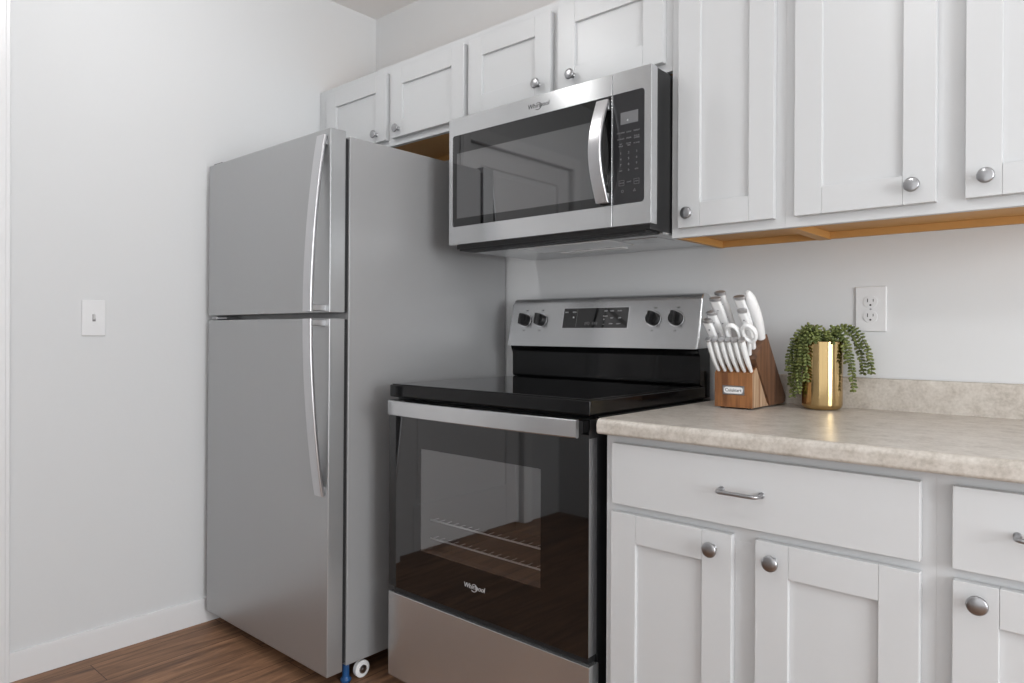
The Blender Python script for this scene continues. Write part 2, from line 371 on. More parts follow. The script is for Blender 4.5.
def upper(name, label, x0, x1, z0, doors, knobs):
    t = thing(name, label, 'cabinet', ((x0+x1)/2, -0.15, z0), 'white wall cabinets')
    g = 0.0006; rz = z0+0.019; bm = B(); th = 0.016
    box(bm, (x0+g, UY+0.019, z0), (x0+th, -0.001, ZT)); box(bm, (x1-th, UY+0.019, z0), (x1-g, -0.001, ZT))
    box(bm, (x0+th, UY+0.019, rz), (x1-th, -0.012, rz+0.012)); box(bm, (x0+th, UY+0.019, ZT-0.012), (x1-th, -0.012, ZT))
    box(bm, (x0+th, -0.014, z0+0.001), (x1-th, -0.001, ZT))
    part('carcass', bm, M_WOODIN, t, label='bare wood underside and back rail')
    bm = B(); sw = 0.034; b = 0.0002; g = 0.00005
    box(bm, (x0+g, UY, z0), (x0+sw, UY+0.019, ZT), b); box(bm, (x1-sw, UY, z0), (x1-g, UY+0.019, ZT), b)
    box(bm, (x0+sw, UY, z0), (x1-sw, UY+0.019, z0+sw), b); box(bm, (x0+sw, UY, ZT-0.045), (x1-sw, UY+0.019, ZT), b)
    if len(doors) > 1:
        mx = (doors[0][1]+doors[1][0])/2; box(bm, (mx-0.03, UY, z0+sw), (mx+0.03, UY+0.019, ZT-0.045), b)
    part('face_frame', bm, M_CAB, t)
    for (a, c), (kx, kz) in zip(doors, knobs):
        d = part('door', shaker(a, c, z0+0.023, ZT-0.031, UD, 0.064), M_CAB, t)
        knob(kx, kz, UD, d, t)
    return t
def filler(bm): pass
fr_cab = upper('wall_cabinet', 'short white wall cabinet with two doors above the refrigerator', XL+0.002, -0.800, 1.835,
      [(-1.637, -1.240), (-1.207, -0.811)], [(-1.296, 1.887), (-1.163, 1.887)])
upper('wall_cabinet', 'short white wall cabinet with two doors above the microwave', -0.800, -0.0136, 1.835,
      [(-0.787, -0.427), (-0.398, -0.033)], [(-0.474, 1.897), (-0.340, 1.894)])
upper('wall_cabinet', 'tall narrow white wall cabinet right beside the microwave', -0.013, 0.298, 1.373, [(0.014, 0.275)], [(0.048, 1.432)])
upper('wall_cabinet', 'tall wide white wall cabinet with two doors above the potted plant and outlet', 0.298, 1.02, 1.373, [(0.325, 0.6235), (0.677, 0.993)], [(0.581, 1.435), (0.715, 1.436)])
# solid left stile of the end cabinet reaching the wall
bm = B(); box(bm, (XL+0.036, UY+0.0002, 1.869), (-1.60, UY+0.0185, ZT-0.045), 0.0005); part('filler_strip', bm, M_CAB, fr_cab)

BY, BD = -0.640, -0.660
def base(label, x0, x1, drawer, doors, knobs, hx):
    t = thing('base_cabinet', label, 'cabinet', ((x0+x1)/2, -0.32, 0), 'white base cabinets')
    bm = B(); th = 0.016; g = 0.0006
    box(bm, (x0+g, BY+0.019, 0.10), (x0+th, -0.004, 0.874)); box(bm, (x1-th, BY+0.019, 0.10), (x1-g, -0.004, 0.874))
    box(bm, (x0+th, BY+0.019, 0.10), (x1-th, -0.004, 0.116)); box(bm, (x0+th, -0.016, 0.116), (x1-th, -0.004, 0.874))
    box(bm, (x0+g, BY+0.075, 0), (x1-g, BY+0.09, 0.10)); box(bm, (x0+g, BY+0.09, 0), (x0+th, -0.004, 0.10)); box(bm, (x1-th, BY+0.09, 0), (x1-g, -0.004, 0.10))
    part('carcass', bm, M_CAB, t)
    bm = B(); sw = 0.036; b = 0.0002; g = 0.00005
    box(bm, (x0+g, BY, 0.10), (x0+sw, BY+0.019, 0.8745), b); box(bm, (x1-sw, BY, 0.10), (x1-g, BY+0.019, 0.8745), b)
    for z0, z1 in ((0.10, 0.14), (0.68, 0.725), (0.84, 0.8745)): box(bm, (x0+sw, BY, z0), (x1-sw, BY+0.019, z1), b)
    if len(doors) > 1:
        mx = (doors[0][1]+doors[1][0])/2; box(bm, (mx-0.036, BY, 0.14), (mx+0.036, BY+0.019, 0.68), b)
    part('face_frame', bm, M_CAB, t)
    dr = part('drawer', one((drawer[0], BD, 0.7135), (drawer[1], BD+0.02, 0.8545), 0.002), M_CAB, t)
    bar_pull(hx, 0.7865, BD, dr)
    for (a, c), (kx, kz) in zip(doors, knobs):
        d = part('door', shaker(a, c, 0.118, 0.695, BD), M_CAB, t); knob(kx, kz, BD, d, t)
    return t
base('white base cabinet with a wide drawer over two doors, next to the stove', 0.002, 0.686, (0.027, 0.664), [(0.026, 0.321), (0.371, 0.664)], [(0.281, 0.660), (0.408, 0.659)], 0.342)
base('white base cabinet cut off by the right edge, its drawer pull half seen', 0.686, 1.15, (0.712, 1.124), [(0.713, 1.124)], [(0.751, 0.666)], 0.845)

# countertop with rolled front and backsplash
ct = thing('countertop', 'mottled beige laminate countertop with rolled front edge and low backsplash', 'countertop', (0.57, -0.34, 0.875))
CT0, CT1, CYF = 0.8745, 0.911, -0.683
prof = [(-0.001, CT0), (-0.001, CT1)]
prof = [(-0.017, CT0), (-0.017, CT1)]
R = 0.014
prof += [(CYF+R-R*math.sin(a), CT1-R+R*math.cos(a)) for a in [math.radians(q) for q in range(0, 91, 15)]]
r2 = 0.008
prof += [(CYF+r2-r2*math.cos(a), CT0+r2-r2*math.sin(a)) for a in [math.radians(q) for q in range(0, 91, 22)]]
bm = B(); prism(bm, prof, 'x', 0.0, 1.15, 0.0012); part('worktop', bm, M_COUNTER, ct)
bm = B()
prof = [(-0.0008, CT0+0.0002), (-0.0008, 0.9925), (-0.003, 0.9945), (-0.014, 0.9945), (-0.0175, 0.9925), (-0.0185, 0.988), (-0.0185, 0.915), (-0.0195, 0.9125), (-0.022, 0.9112), (-0.0168, 0.9105), (-0.0168, CT0+0.0002)]
prism(bm, prof, 'x', 0.0, 1.15); part('backsplash', bm, M_COUNTER, ct)

# ------------------------------------------------------------ refrigerator
FL, FR, FTILT = -1.680, -0.8915, 0.0043
fr = thing('refrigerator', 'tall stainless steel top-freezer refrigerator standing beside the left wall', 'refrigerator', ((FL+FR)/2, -0.75, 0))
fr.rotation_euler = (-FTILT, 0, 0)
FB = -0.746
bm = B(); box(bm, (FL+0.004, FB, 0.069), (FR, -0.014, 1.721), 0.004); part('cabinet_body', bm, M_FRIDGESIDE, fr)
bm = B(); box(bm, (FL+0.012, FB-0.015, 0.08), (FR-0.006, FB+0.002, 1.150)); box(bm, (FL+0.012, FB-0.015, 1.172), (FR-0.006, FB+0.002, 1.712)); part('door_gasket', bm, M_GAP, fr, label='dark rubber door gaskets')
def fdoor(name, z0, z1):
    bm = B(); box(bm, (FL, -0.8165, z0), (FR, FB-0.0135, z1), 0.003, 3); return part(name, bm, M_STEELF, fr)
fz = fdoor('freezer_door', 1.1695, 1.734); fd = fdoor('fridge_door', 0.056, 1.1525)
HX0, HX1 = -0.948, -0.905; HM = (HX0+HX1)/2
def bow_handle(z_far, z_gap, parent):
    bm = B(); n = 18; pts = []
    for i in range(n+1):
        t = i/n                                               # 0 at the far end, 1 at the door split
        bow = math.sin(t*math.pi/2)**0.85
        pts.append((HM, -0.823-0.046*bow, z_far+(z_gap-z_far)*t))
    pr = rrect(0.043, 0.012, 0.004, 3)
    sweep(bm, pts, pr if z_gap < z_far else pr, up=(0, -1, 0))
    s = 1 if z_gap > z_far else -1
    box(bm, (HX0+0.006, -0.866, z_gap-s*0.022 if s > 0 else z_gap+0.002), (HX1-0.006, -0.812, z_gap-0.002 if s > 0 else z_gap+0.022), 0.002)
    box(bm, (HX0+0.006, -0.826, min(z_far, z_far+s*0.03)+0.002), (HX1-0.006, -0.812, max(z_far, z_far+s*0.03)-0.002), 0.002)
    return keep(obj('handle', bm, M_HANDLE, parent, smooth=50), fr) if False else obj('handle', bm, M_HANDLE, parent, smooth=50)
bow_handle(1.712, 1.172, fz); bow_handle(0.609, 1.150, fd)
bm = B(); box(bm, (FL+0.01, -0.806, 1.7345), (FL+0.075, -0.70, 1.742), 0.004); box(bm, (FL+0.01, -0.72, 1.7215), (FL+0.075, -0.66, 1.742), 0.004); part('hinge_cover', bm, M_CHARCOAL, fr, label='grey top hinge cover')
bm = B(); box(bm, (FL+0.006, -0.808, 1.155), (FL+0.05, -0.748, 1.1665), 0.001); box(bm, (FL+0.05, -0.800, 1.157), (FL+0.11, -0.752, 1.1625), 0.001); lathe(bm, [(0, -0.004), (0.006, -0.004), (0.006, 0.006), (0, 0.006)], (FL+0.028, -0.80, 1.16), (0, 0, 1), 12)
part('middle_hinge', bm, M_NICKEL, fr)
bm = B(); lathe(bm, [(0, 0.0035), (0.016, 0.0035), (0.018, 0.010), (0.014, 0.016), (0.011, 0.02), (0.011, 0.075), (0, 0.075)], (FR-0.035, -0.722, 0.0), (0, 0, 1), 16); part('leveling_foot', bm, M_BLUE, fr, label='blue levelling foot')
bm = B(); lathe(bm, [(0, -0.01), (0.02, -0.01), (0.027, -0.007), (0.027, 0.007), (0.02, 0.01), (0.012, 0.008), (0, 0.008)], (FR-0.022, -0.672, 0.0305), (1, 0, 0), 24); fro = part('front_roller', bm, M_WHITEPL, fr, label='white front roller')
bm = B(); lathe(bm, [(0, 0.0075), (0.0135, 0.0085), (0.0135, 0.0115), (0.005, 0.0125), (0.005, 0.015), (0, 0.015)], (FR-0.022, -0.672, 0.0305), (1, 0, 0), 20); obj('hub', bm, M_NICKEL, fro)
for y in (-0.08,):
    for xx in (FL+0.06, FR-0.04):
        bm = B(); lathe(bm, [(0, -0.01), (0.02, -0.01), (0.033, -0.007), (0.033, 0.007), (0.02, 0.01), (0, 0.01)], (xx, y, 0.037), (1, 0, 0), 24); part('rear_roller', bm, M_WHITEPL, fr)
bm = B(); lathe(bm, [(0, 0.0035), (0.016, 0.0035), (0.018, 0.008), (0.008, 0.02), (0.008, 0.075), (0, 0.075)], (FL+0.035, -0.722, 0.0), (0, 0, 1), 16); part('leveling_foot', bm, M_WHITEPL, fr, label='pale levelling foot')

# ------------------------------------------------------------ stove
SX0, SX1 = -0.765, -0.021
st_ = thing('stove', 'black glass and stainless steel freestanding electric stove between refrigerator and cabinet', 'stove', (-0.393, -0.35, 0))
bm = B()
box(bm, (SX0+0.003, -0.636, 0.03), (SX1-0.003, -0.035, 0.909), 0.002)
box(bm, (SX0+0.03, -0.60, 0.0), (SX0+0.07, -0.56, 0.031)); box(bm, (SX1-0.07, -0.60, 0.0), (SX1-0.03, -0.56, 0.031)); box(bm, (SX0+0.03, -0.1, 0.0), (SX0+0.07, -0.06, 0.031)); box(bm, (SX1-0.07, -0.1, 0.0), (SX1-0.03, -0.06, 0.031))
body = part('oven_body', bm, M_BLACKMATTE, st_)
# cooktop: dark rim and inset glass
bm = B(); box(bm, (SX0, -0.680, 0.914), (SX1, -0.075, 0.9505), 0.004, 3); box(bm, (SX0+0.006, -0.65, 0.906), (SX1-0.006, -0.08, 0.9145))
cook = part('cooktop', bm, M_BLACK, st_)
bm = B(); box(bm, (SX0+0.006, -0.674, 0.9500), (SX1-0.006, -0.100, 0.9535), 0.0015); obj('glass_surface', bm, M_COOKTOP, cook)
bm = B()
for (bx, by, r) in ((-0.59, -0.50, 0.105), (-0.21, -0.50, 0.08), (-0.59, -0.23, 0.075), (-0.21, -0.23, 0.105)):
    pass
# oven door: glass front, see-through window with racks behind
OY = -0.681
DX0, DX1, DZ0, DZ1 = -0.764, -0.022, 0.338, 0.905
WX0, WX1, WZa, WZb = -0.619, -0.168, 0.47, 0.770
od = thing('x', '', ''); bpy.data.objects.remove(od)
bm = B()
for a, c in (((DX0, OY+0.004, DZ0), (WX0-0.004, -0.640, DZ1)), ((WX1+0.004, OY+0.004, DZ0), (DX1, -0.640, DZ1)), ((WX0-0.004, OY+0.004, DZ0), (WX1+0.004, -0.640, WZa-0.004)), ((WX0-0.004, OY+0.004, WZb+0.004), (WX1+0.004, -0.640, DZ1))):
    box(bm, a, c)
door = part('oven_door', bm, M_CHARCOAL, st_)
bm = B()
for a, c in (((DX0, OY, DZ0), (WX0, OY+0.004, DZ1)), ((WX1, OY, DZ0), (DX1, OY+0.004, DZ1)), ((WX0, OY, DZ0), (WX1, OY+0.004, WZa)), ((WX0, OY, WZb), (WX1, OY+0.004, DZ1))):
    box(bm, a, c)
obj('glass_panel', bm, M_GLASS, door, label='black mirror-like door glass')
obj('window_pane', one((WX0, OY+0.0003, WZa), (WX1, OY+0.003, WZb)), M_OVENWIN, door)
for xa in (DX1-0.001, DX0-0.0008):
    obj('edge_trim', one((xa, OY+0.001, DZ0+0.003), (xa+0.0018, -0.648, DZ1-0.045), 0.0004), M_HANDLE, door, label='grey metal door edge')
# handle: curved flat stainless bar
bm = B(); n = 24; pts = []
for i in range(n+1):
    t = i/n; x = -0.724+(0.724-0.034)*t; bow = 1-(2*t-1)**2
    pts.append((x, -0.712-0.012*bow, 0.886))
sweep(bm, pts, rrect(0.014, 0.044, 0.004, 3), up=(0, 0, 1)); 
h = obj('handle', bm, M_STEEL, door, smooth=50)
for x in (-0.706, -0.052): obj('handle_mount', one((x-0.014, -0.712, 0.871), (x+0.014, OY, 0.901), 0.003), M_BLACKMATTE, door)
for c_ in door.children: pass
# racks seen through the window; lit oven cavity walls are part of the body
bm = B()
# storage drawer
bm = B(); box(bm, (-0.767, -0.681, 0.062), (-0.019, -0.640, 0.319), 0.003); part('storage_drawer', bm, M_STEEL, st_)
bm = B(); box(bm, (-0.755, -0.668, 0.3195), (-0.03, -0.640, 0.336), 0.001); part('vent_gap_strip', bm, M_BLACKMATTE, st_)
# backguard
TX0, TX1 = -0.776, -0.023
bm = B(); r = 0.016
def bgprof(yo=0.0):
    return [(-0.127+yo, 1.064), (-0.094+yo, 1.213), (-0.0915+yo, 1.221), (-0.087+yo, 1.2275), (-0.080+yo, 1.232), (-0.071+yo, 1.234), (-0.045, 1.231), (-0.036, 1.225), (-0.034, 1.215), (-0.034, 1.064)]
prism(bm, bgprof(), 'x', TX0, TX1, 0.006, 3)
bgd = part('backguard', bm, M_STEEL, st_, label='stainless steel control panel')
bm = B(); prism(bm, [(-0.101, 0.962), (-0.099, 1.040), (-0.108, 1.052), (-0.112, 1.0638), (-0.034, 1.0638), (-0.034, 0.915), (-0.074, 0.915), (-0.074, 0.9510), (-0.098, 0.9545)], 'x', TX0+0.004, TX1-0.004, 0.0015)
part('lower_back_panel', bm, M_BLACK, st_, label='glossy black riser below the control panel')
SL = math.atan2(0.034, 0.154)                                # slope of the panel
def onbg(z): return -0.127+0.034*(z-1.064)/0.154
nrm = Vector((0, -math.cos(SL), math.sin(SL)))
def quad_plate(bm, x0, x1, z0, z1, th, off=0.0005):
    vs = []
    for k in (off, off+th):
        for x, z in ((x0, z0), (x1, z0), (x1, z1), (x0, z1)):
            vs.append(bm.verts.new(Vector((x, onbg(z), z))+nrm*k))
    for q in ((3, 2, 1, 0), (4, 5, 6, 7), (0, 1, 5, 4), (1, 2, 6, 5), (2, 3, 7, 6), (3, 0, 4, 7)): bm.faces.new([vs[i] for i in q])
bm = B(); quad_plate(bm, -0.538, -0.272, 1.126, 1.196, 0.0004, 0.0); obj('display_bezel', bm, M_CHROME, bgd)
bm = B(); quad_plate(bm, -0.534, -0.275, 1.1275, 1.1945, 0.0010, 0.0004); disp = obj('display', bm, M_GLASS, bgd)
ROT = (math.radians(90)-SL, 0, 0)
def bg_text(s, size, x, z, m, name='printed_mark', off=0.0016):
    p = Vector((x, onbg(z), z))+nrm*off
    return text(name, s, size, p, m, None, rot=ROT)
def join_marks(objs, name, m, parent):
    for o in objs:
        o.data.transform(Matrix.LocRotScale(o.location, o.rotation_euler.to_quaternion(), o.scale))
        o.location = (0, 0, 0); o.rotation_euler = (0, 0, 0); o.scale = (1, 1, 1); o.parent = parent; o.name = name
marks = [bg_text(*a) for a in (('BAKE', 0.0060, -0.522, 1.181, M_INK), ('BROIL', 0.0060, -0.489, 1.181, M_INK), ('●', 0.008, -0.491, 1.163, M_INK), ('KEEP', 0.006, -0.362, 1.183, M_INK), ('TIMER', 0.006, -0.338, 1.183, M_INK), ('START', 0.006, -0.308, 1.183, M_INK),
     ('WARM', 0.006, -0.362, 1.166, M_INK), ('+', 0.012, -0.366, 1.155, M_INK), ('–', 0.012, -0.366, 1.140, M_INK), ('ON', 0.007, -0.336, 1.160, M_INK), ('OFF', 0.007, -0.306, 1.160, M_INK), ('OVEN', 0.0055, -0.338, 1.141, M_INK), ('LIGHT', 0.0055, -0.308, 1.141, M_INK), ('(00)', 0.013, -0.432, 1.143, M_INKDIM), ('(00)', 0.013, -0.401, 1.143, M_INKDIM))]
join_marks(marks, 'printed_mark', M_INK, bgd)
bm = B(); quad_plate(bm, -0.4775, -0.4768, 1.132, 1.192, 0.0002, 0.0014); obj('divider_line', bm, M_INKDIM, bgd)
for kx in (-0.707, -0.634, -0.182, -0.103):
    bm = B(); z = 1.156; c = Vector((kx, onbg(z), z))
    lathe(bm, [(0, 0.0), (0.026, 0.0), (0.026, 0.0012), (0.024, 0.0016), (0, 0.0016)], c, nrm, 32)
    ringo = None
    kb = obj('burner_knob_ring', bm, M_CHROME, bgd)
    bm = B(); lathe(bm, [(0, 0.0015), (0.0205, 0.0015), (0.0215, 0.004), (0.0205, 0.016), (0.019, 0.0185), (0, 0.0185)], c, nrm, 32)
    s = Vector((1, 0, 0)); up = nrm.cross(s).normalized()*-1
    # raised grip bar
    v = []
    for k_, hw in ((0.018, 0.0065), (0.034, 0.0045)):
        for sx, sz in ((-1, -1), (1, -1), (1, 1), (-1, 1)): v.append(bm.verts.new(c+nrm*k_+s*sx*hw+up*sz*0.0200*(1 if k_ < 0.02 else 0.92)))
    for q in ((3, 2, 1, 0), (4, 5, 6, 7), (0, 1, 5, 4), (1, 2, 6, 5), (2, 3, 7, 6), (3, 0, 4, 7)): bm.faces.new([v[i] for i in q])
    bmesh.ops.recalc_face_normals(bm, faces=bm.faces[:])
    obj('burner_knob', bm, M_BLACKMATTE, bgd)
marks = []
for kx in (-0.707, -0.634, -0.182, -0.103): marks += [bg_text('OFF', 0.0065, kx+0.004, 1.190, M_INKDARK, off=0.0004), bg_text('LO', 0.0065, kx, 1.119, M_INKDARK, off=0.0004)]
join_marks(marks, 'printed_mark', M_INKDARK, bgd)
# everything under a part of the stove was written in room coordinates already: the parts carry the offset

def logo(parent, x, y, z, w, m):
    """oval swoosh word mark on appliance fronts"""
    t = text('logo', 'Whirlpool', w*0.26, (0, 0, 0), m, None, sx=1.0, shear=0.15)
    bm = B(); t.data.transform(Matrix.Translation((x, y, z)) @ Matrix.Rotation(math.radians(90), 4, 'X')); bm.from_mesh(t.data); bpy.data.objects.remove(t)
    cx = x+w*0.03; n = 20                                    # thin open ring swung round the middle letters, tail to lower left
    pts = []
    for i in range(n+1):
        a = math.radians(150-300*i/n)
        pts.append((cx+w*0.14*math.cos(a)-w*0.05*(i/n), y, z+w*0.12*math.sin(a)-w*0.06*(i/n)))
    sweep(bm, pts, [(-w*0.009, -0.0002), (w*0.009, -0.0002), (w*0.009, 0.0002), (-w*0.009, 0.0002)], up=(0, -1, 0))
    return obj('logo', bm, m, parent)
logo(door, -0.399, OY-0.0003, 0.417, 0.073, M_INK)

# racks
rk = thing('x', '', ''); bpy.data.objects.remove(rk)
cav = B()
for zz in (0.545, 0.490):
    pts = [(WX0-0.05, -0.618, zz), (WX1+0.05, -0.618, zz)]; sweep(cav, pts, circ(0.0026, 8), up=(0, 0, 1))
    for i in range(18):
        x = WX0-0.02+i*0.0285; sweep(cav, [(x, -0.618, zz), (x, -0.59, zz)], circ(0.0007, 6), up=(0, 0, 1))

# hollow body front so that the window looks into a cavity
bpy.data.objects.remove(body)
bm = B(); y0, y1 = -0.638, -0.035
box(bm, (SX0+0.003, y0, 0.03), (WX0-0.05, y1, 0.909)); box(bm, (WX1+0.05, y0, 0.03), (SX1-0.003, y1, 0.909))
box(bm, (WX0-0.05, y0, 0.03), (WX1+0.05, y1, 0.42)); box(bm, (WX0-0.05, y0, 0.80), (WX1+0.05, y1, 0.909)); box(bm, (WX0-0.05, -0.2, 0.42), (WX1+0.05, y1, 0.80))
for xa in (SX0+0.03, SX1-0.07):
    for ya in (-0.60, -0.1): box(bm, (xa, ya, 0.0), (xa+0.04, ya+0.04, 0.031))
body = part('oven_body', bm, M_BLACKMATTE, st_)
part('oven_rack', cav, mat('rack_wire', srgb(225, 225, 226), 0.35, 0.5), st_, label='chrome wire racks behind the window')

# ------------------------------------------------------------ microwave
mw = thing('microwave', 'stainless steel over-the-range microwave with black glass door, mounted above the stove', 'microwave', (-0.38, -0.2, 1.386))
bm = B(); box(bm, (-0.748, -0.4135, 1.387), (-0.0165, -0.002, 1.8235), 0.002); part('housing', bm, M_CHARCOAL, mw, label='charcoal housing')
MY = -0.445
def framed(x0, x1, z0, z1, gx0, gx1, gz0, gz1, rl, rr_):
    """stainless front with a glass opening; left/right rounding of the opening's corners"""
    bm = B(); outer = []; inner = []
    R0 = 0.012; n = 5
    def corner(cx, cz, r, a0): return [(cx+r*math.cos(math.radians(a0+90*i/n)), cz+r*math.sin(math.radians(a0+90*i/n))) for i in range(n+1)]
    a = max(rl, 1e-5); c = max(rr_, 1e-5)
    inner = corner(gx1-c, gz1-c, c, 0)+corner(gx0+a, gz1-a, a, 90)+corner(gx0+a, gz0+a, a, 180)+corner(gx1-c, gz0+c, c, 270)
    outer = [(x1, z1)]*(n+1)+[(x0, z1)]*(n+1)+[(x0, z0)]*(n+1)+[(x1, z0)]*(n+1)
    f_i = [bm.verts.new((x, MY, z)) for x, z in inner]; b_i = [bm.verts.new((x, MY+0.003, z)) for x, z in inner]
    oc = [bm.verts.new((x, MY, z)) for x, z in ((x1, z1), (x0, z1), (x0, z0), (x1, z0))]
    k = len(inner)
    for i in range(k):
        j = (i+1) % k; ci, cj = i//(n+1), j//(n+1)
        if ci == cj: bm.faces.new((f_i[i], oc[ci], f_i[j]))
        else: bm.faces.new((f_i[i], oc[ci], oc[cj], f_i[j]))
        bm.faces.new((f_i[i], f_i[j], b_i[j], b_i[i]))
    ob = [bm.verts.new((x, -0.4145, z)) for x, z in ((x1, z1), (x0, z1), (x0, z0), (x1, z0))]
    for i in range(4):
        j = (i+1) % 4; bm.faces.new((oc[i], ob[i], ob[j], oc[j]))
    bm.faces.new(ob)
    bmesh.ops.recalc_face_normals(bm, faces=bm.faces[:])
    es = [e_ for e_ in bm.edges if e_.verts[0] in oc and e_.verts[1] in oc or (e_.verts[0] in oc and e_.verts[1] in ob) or (e_.verts[1] in oc and e_.verts[0] in ob)]
    bmesh.ops.bevel(bm, geom=es, offset=0.0035, segments=3, profile=0.5, affect='EDGES', clamp_overlap=True)
    return bm
md = part('door', framed(-0.753, -0.1165, 1.3975, 1.8105, -0.7355, -0.118, 1.4555, 1.753, 0.008, 0.0), M_STEEL, mw)
obj('glass_panel', one((-0.7365, MY+0.0012, 1.4545), (-0.1175, MY+0.006, 1.754)), M_GLASS, md, label='black door glass')
obj('viewing_window', one((-0.716, MY+0.0006, 1.482), (-0.166, MY+0.0013, 1.694), 0.0), M_MWWIN, md)
bm = B(); n = 20; pts = []
for i in range(n+1):
    t = i/n; bow = math.sin(math.pi*t); pts.append((-0.140, MY-0.010-0.038*bow, 1.466+(1.739-1.466)*t))
sweep(bm, pts, rrect(0.040, 0.012, 0.0045, 3), up=(0, -1, 0))
box(bm, (-0.158, MY-0.010, 1.463), (-0.122, MY+0.001, 1.490), 0.002); box(bm, (-0.158, MY-0.010, 1.714), (-0.122, MY+0.001, 1.741), 0.002)
obj('handle', bm, M_HANDLE, md, smooth=50)
logo(md, -0.374, MY-0.0003, 1.781, 0.075, M_INKDARK)
mp = part('control_panel', framed(-0.1145, 0.004, 1.3975, 1.8105, -0.1135, -0.0165, 1.4555, 1.753, 0.0, 0.010), M_STEEL, mw)
obj('keypad_glass', one((-0.114, MY+0.0008, 1.4545), (-0.0155, MY+0.005, 1.754)), mat('keypad_black', srgb(44, 44, 46), 0.12), mp)
obj('display', one((-0.090, MY+0.0003, 1.668), (-0.036, MY+0.0009, 1.700)), M_SCREEN, mp, label='grey display')
it = []
for r_, row in enumerate((('POPCORN', 'COOK', 'REHEAT'), ('DEFROST', 'STEAM', 'BOIL &\nSIMMER'), ('SET\nTIMER', 'COOK\nTIME', 'POWER'))):
    for c_, s_ in enumerate(row): it.append((s_, 0.0052, (-0.089+c_*0.0245, MY+0.0004, 1.646-r_*0.0165)))
for r_, row in enumerate((('1', '2', '3'), ('4', '5', '6'), ('7', '8', '9'), ('MIN', '0', 'ADD'))):
    for c_, s_ in enumerate(row): it.append((s_, 0.0085 if len(s_) == 1 else 0.005, (-0.089+c_*0.0245, MY+0.0004, 1.591-r_*0.0155)))
it += [('CANCEL', 0.004, (-0.086, MY+0.0004, 1.512)), ('LIGHT', 0.005, (-0.063, MY+0.0004, 1.513)), ('START', 0.004, (-0.040, MY+0.0004, 1.512)), ('○', 0.010, (-0.083, MY+0.0004, 1.489)), ('△', 0.009, (-0.046, MY+0.0004, 1.489))]
def frames(bm):
    for cx in (-0.093, -0.046):
        for a, c in (((-0.008, 0.0065), (0.008, 0.0071)), ((-0.008, -0.0071), (0.008, -0.0065)), ((-0.008, -0.0071), (-0.0074, 0.0071)), ((0.0074, -0.0071), (0.008, 0.0071))):
            box(bm, (cx+a[0], MY+0.0002, 1.506+a[1]), (cx+c[0], MY+0.0006, 1.506+c[1]))
for s_, size, loc in it:
    t_ = text('key_label', s_, size, (0, 0, 0), M_INKDIM, None); t_.rotation_euler = (0, 0, 0); t_.data.transform(Matrix.Translation(Vector(loc)) @ Matrix.Rotation(math.radians(90), 4, 'X')); t_.parent = mp
for cx in (-0.086, -0.040):
    bm = B()
    for a, c in (((-0.008, 0.0065), (0.008, 0.0071)), ((-0.008, -0.0071), (0.008, -0.0065)), ((-0.008, -0.0065), (-0.0074, 0.0065)), ((0.0074, -0.0065), (0.008, 0.0065))):
        box(bm, (cx+a[0], MY+0.0002, 1.512+a[1]), (cx+c[0], MY+0.0006, 1.512+c[1]))
    obj('key_outline', bm, M_INKDIM, mp)
t_ = text('display_mark', '4', 0.010, (0, 0, 0), M_INK, None); t_.rotation_euler = (0, 0, 0); t_.data.transform(Matrix.Translation((-0.068, MY, 1.677)) @ Matrix.Rotation(math.radians(90), 4, 'X')); t_.parent = mp
# underside: dark vent band, metal plate, two filters, white strip
bm = B(); box(bm, (-0.735, -0.4125, 1.3805), (-0.03, -0.345, 1.3875), 0.001)
for i in range(26): box(bm, (-0.72+i*0.0265, -0.405, 1.3795), (-0.72+i*0.0265+0.018, -0.352, 1.3812))
part('vent_band', bm, M_BLACKMATTE, mw, label='dark vent band')
part('bottom_plate', one((-0.745, -0.343, 1.3815), (-0.0175, -0.012, 1.3875), 0.002), M_STEEL, mw)
part('grease_filter', one((-0.545, -0.336, 1.379), (-0.20, -0.200, 1.3825), 0.001), M_FILTER, mw, label='perforated metal filter')
part('white_strip', one((-0.50, -0.168, 1.3785), (-0.26, -0.132, 1.3825), 0.001), M_WHITESTRIP, mw, label='white glossy strip')
bm = B(); box(bm, (-0.175, -0.30, 1.3795), (-0.06, -0.20, 1.3825), 0.0015); part('access_panel', bm, M_STEEL, mw)

# ------------------------------------------------------------ wall plates
ou = thing('wall_outlet', 'white double power outlet on the wall above the backsplash', 'outlet', (0.416, 0, 1.178))
bm = B(); box(bm, (0.378, -0.0055, 1.118), (0.455, -0.0003, 1.2385), 0.0035, 3); part('cover_plate', bm, M_PLATE, ou)
for cz in (1.1975, 1.158):
    bm = B(); prism(bm, [(0.4165+q[0], cz+q[1]) for q in rrect(0.034, 0.029, 0.0125, 5)], 'y', -0.0075, -0.0050, 0.0006)
    rc = part('receptacle', bm, M_PLATE, ou)
    bm = B(); box(bm, (0.4085, -0.0079, cz-0.001), (0.4105, -0.0072, cz+0.0085)); box(bm, (0.4225, -0.0079, cz+0.0005), (0.4242, -0.0072, cz+0.0075)); lathe(bm, [(0, 0.0072), (0.0026, 0.0072), (0.0026, 0.0079), (0, 0.0079)], (0.4165, 0, cz-0.0085), (0, -1, 0), 12)
    obj('slots', bm, M_SLOT, rc, label='dark plug slots')
bm = B(); lathe(bm, [(0, 0), (0.0028, 0), (0.0026, 0.0008), (0, 0.001)], (0.4165, -0.0055, 1.178), (0, -1, 0), 12); part('screw', bm, M_NICKEL, ou)
sw = thing('light_switch', 'white toggle light switch on the left wall', 'light switch', (XL, -1.19, 1.155))
bm = B(); box(bm, (XL+0.0003, -1.2285, 1.0935), (XL+0.006, -1.1545, 1.2155), 0.0035, 3); part('cover_plate', bm, M_TRIM, sw)
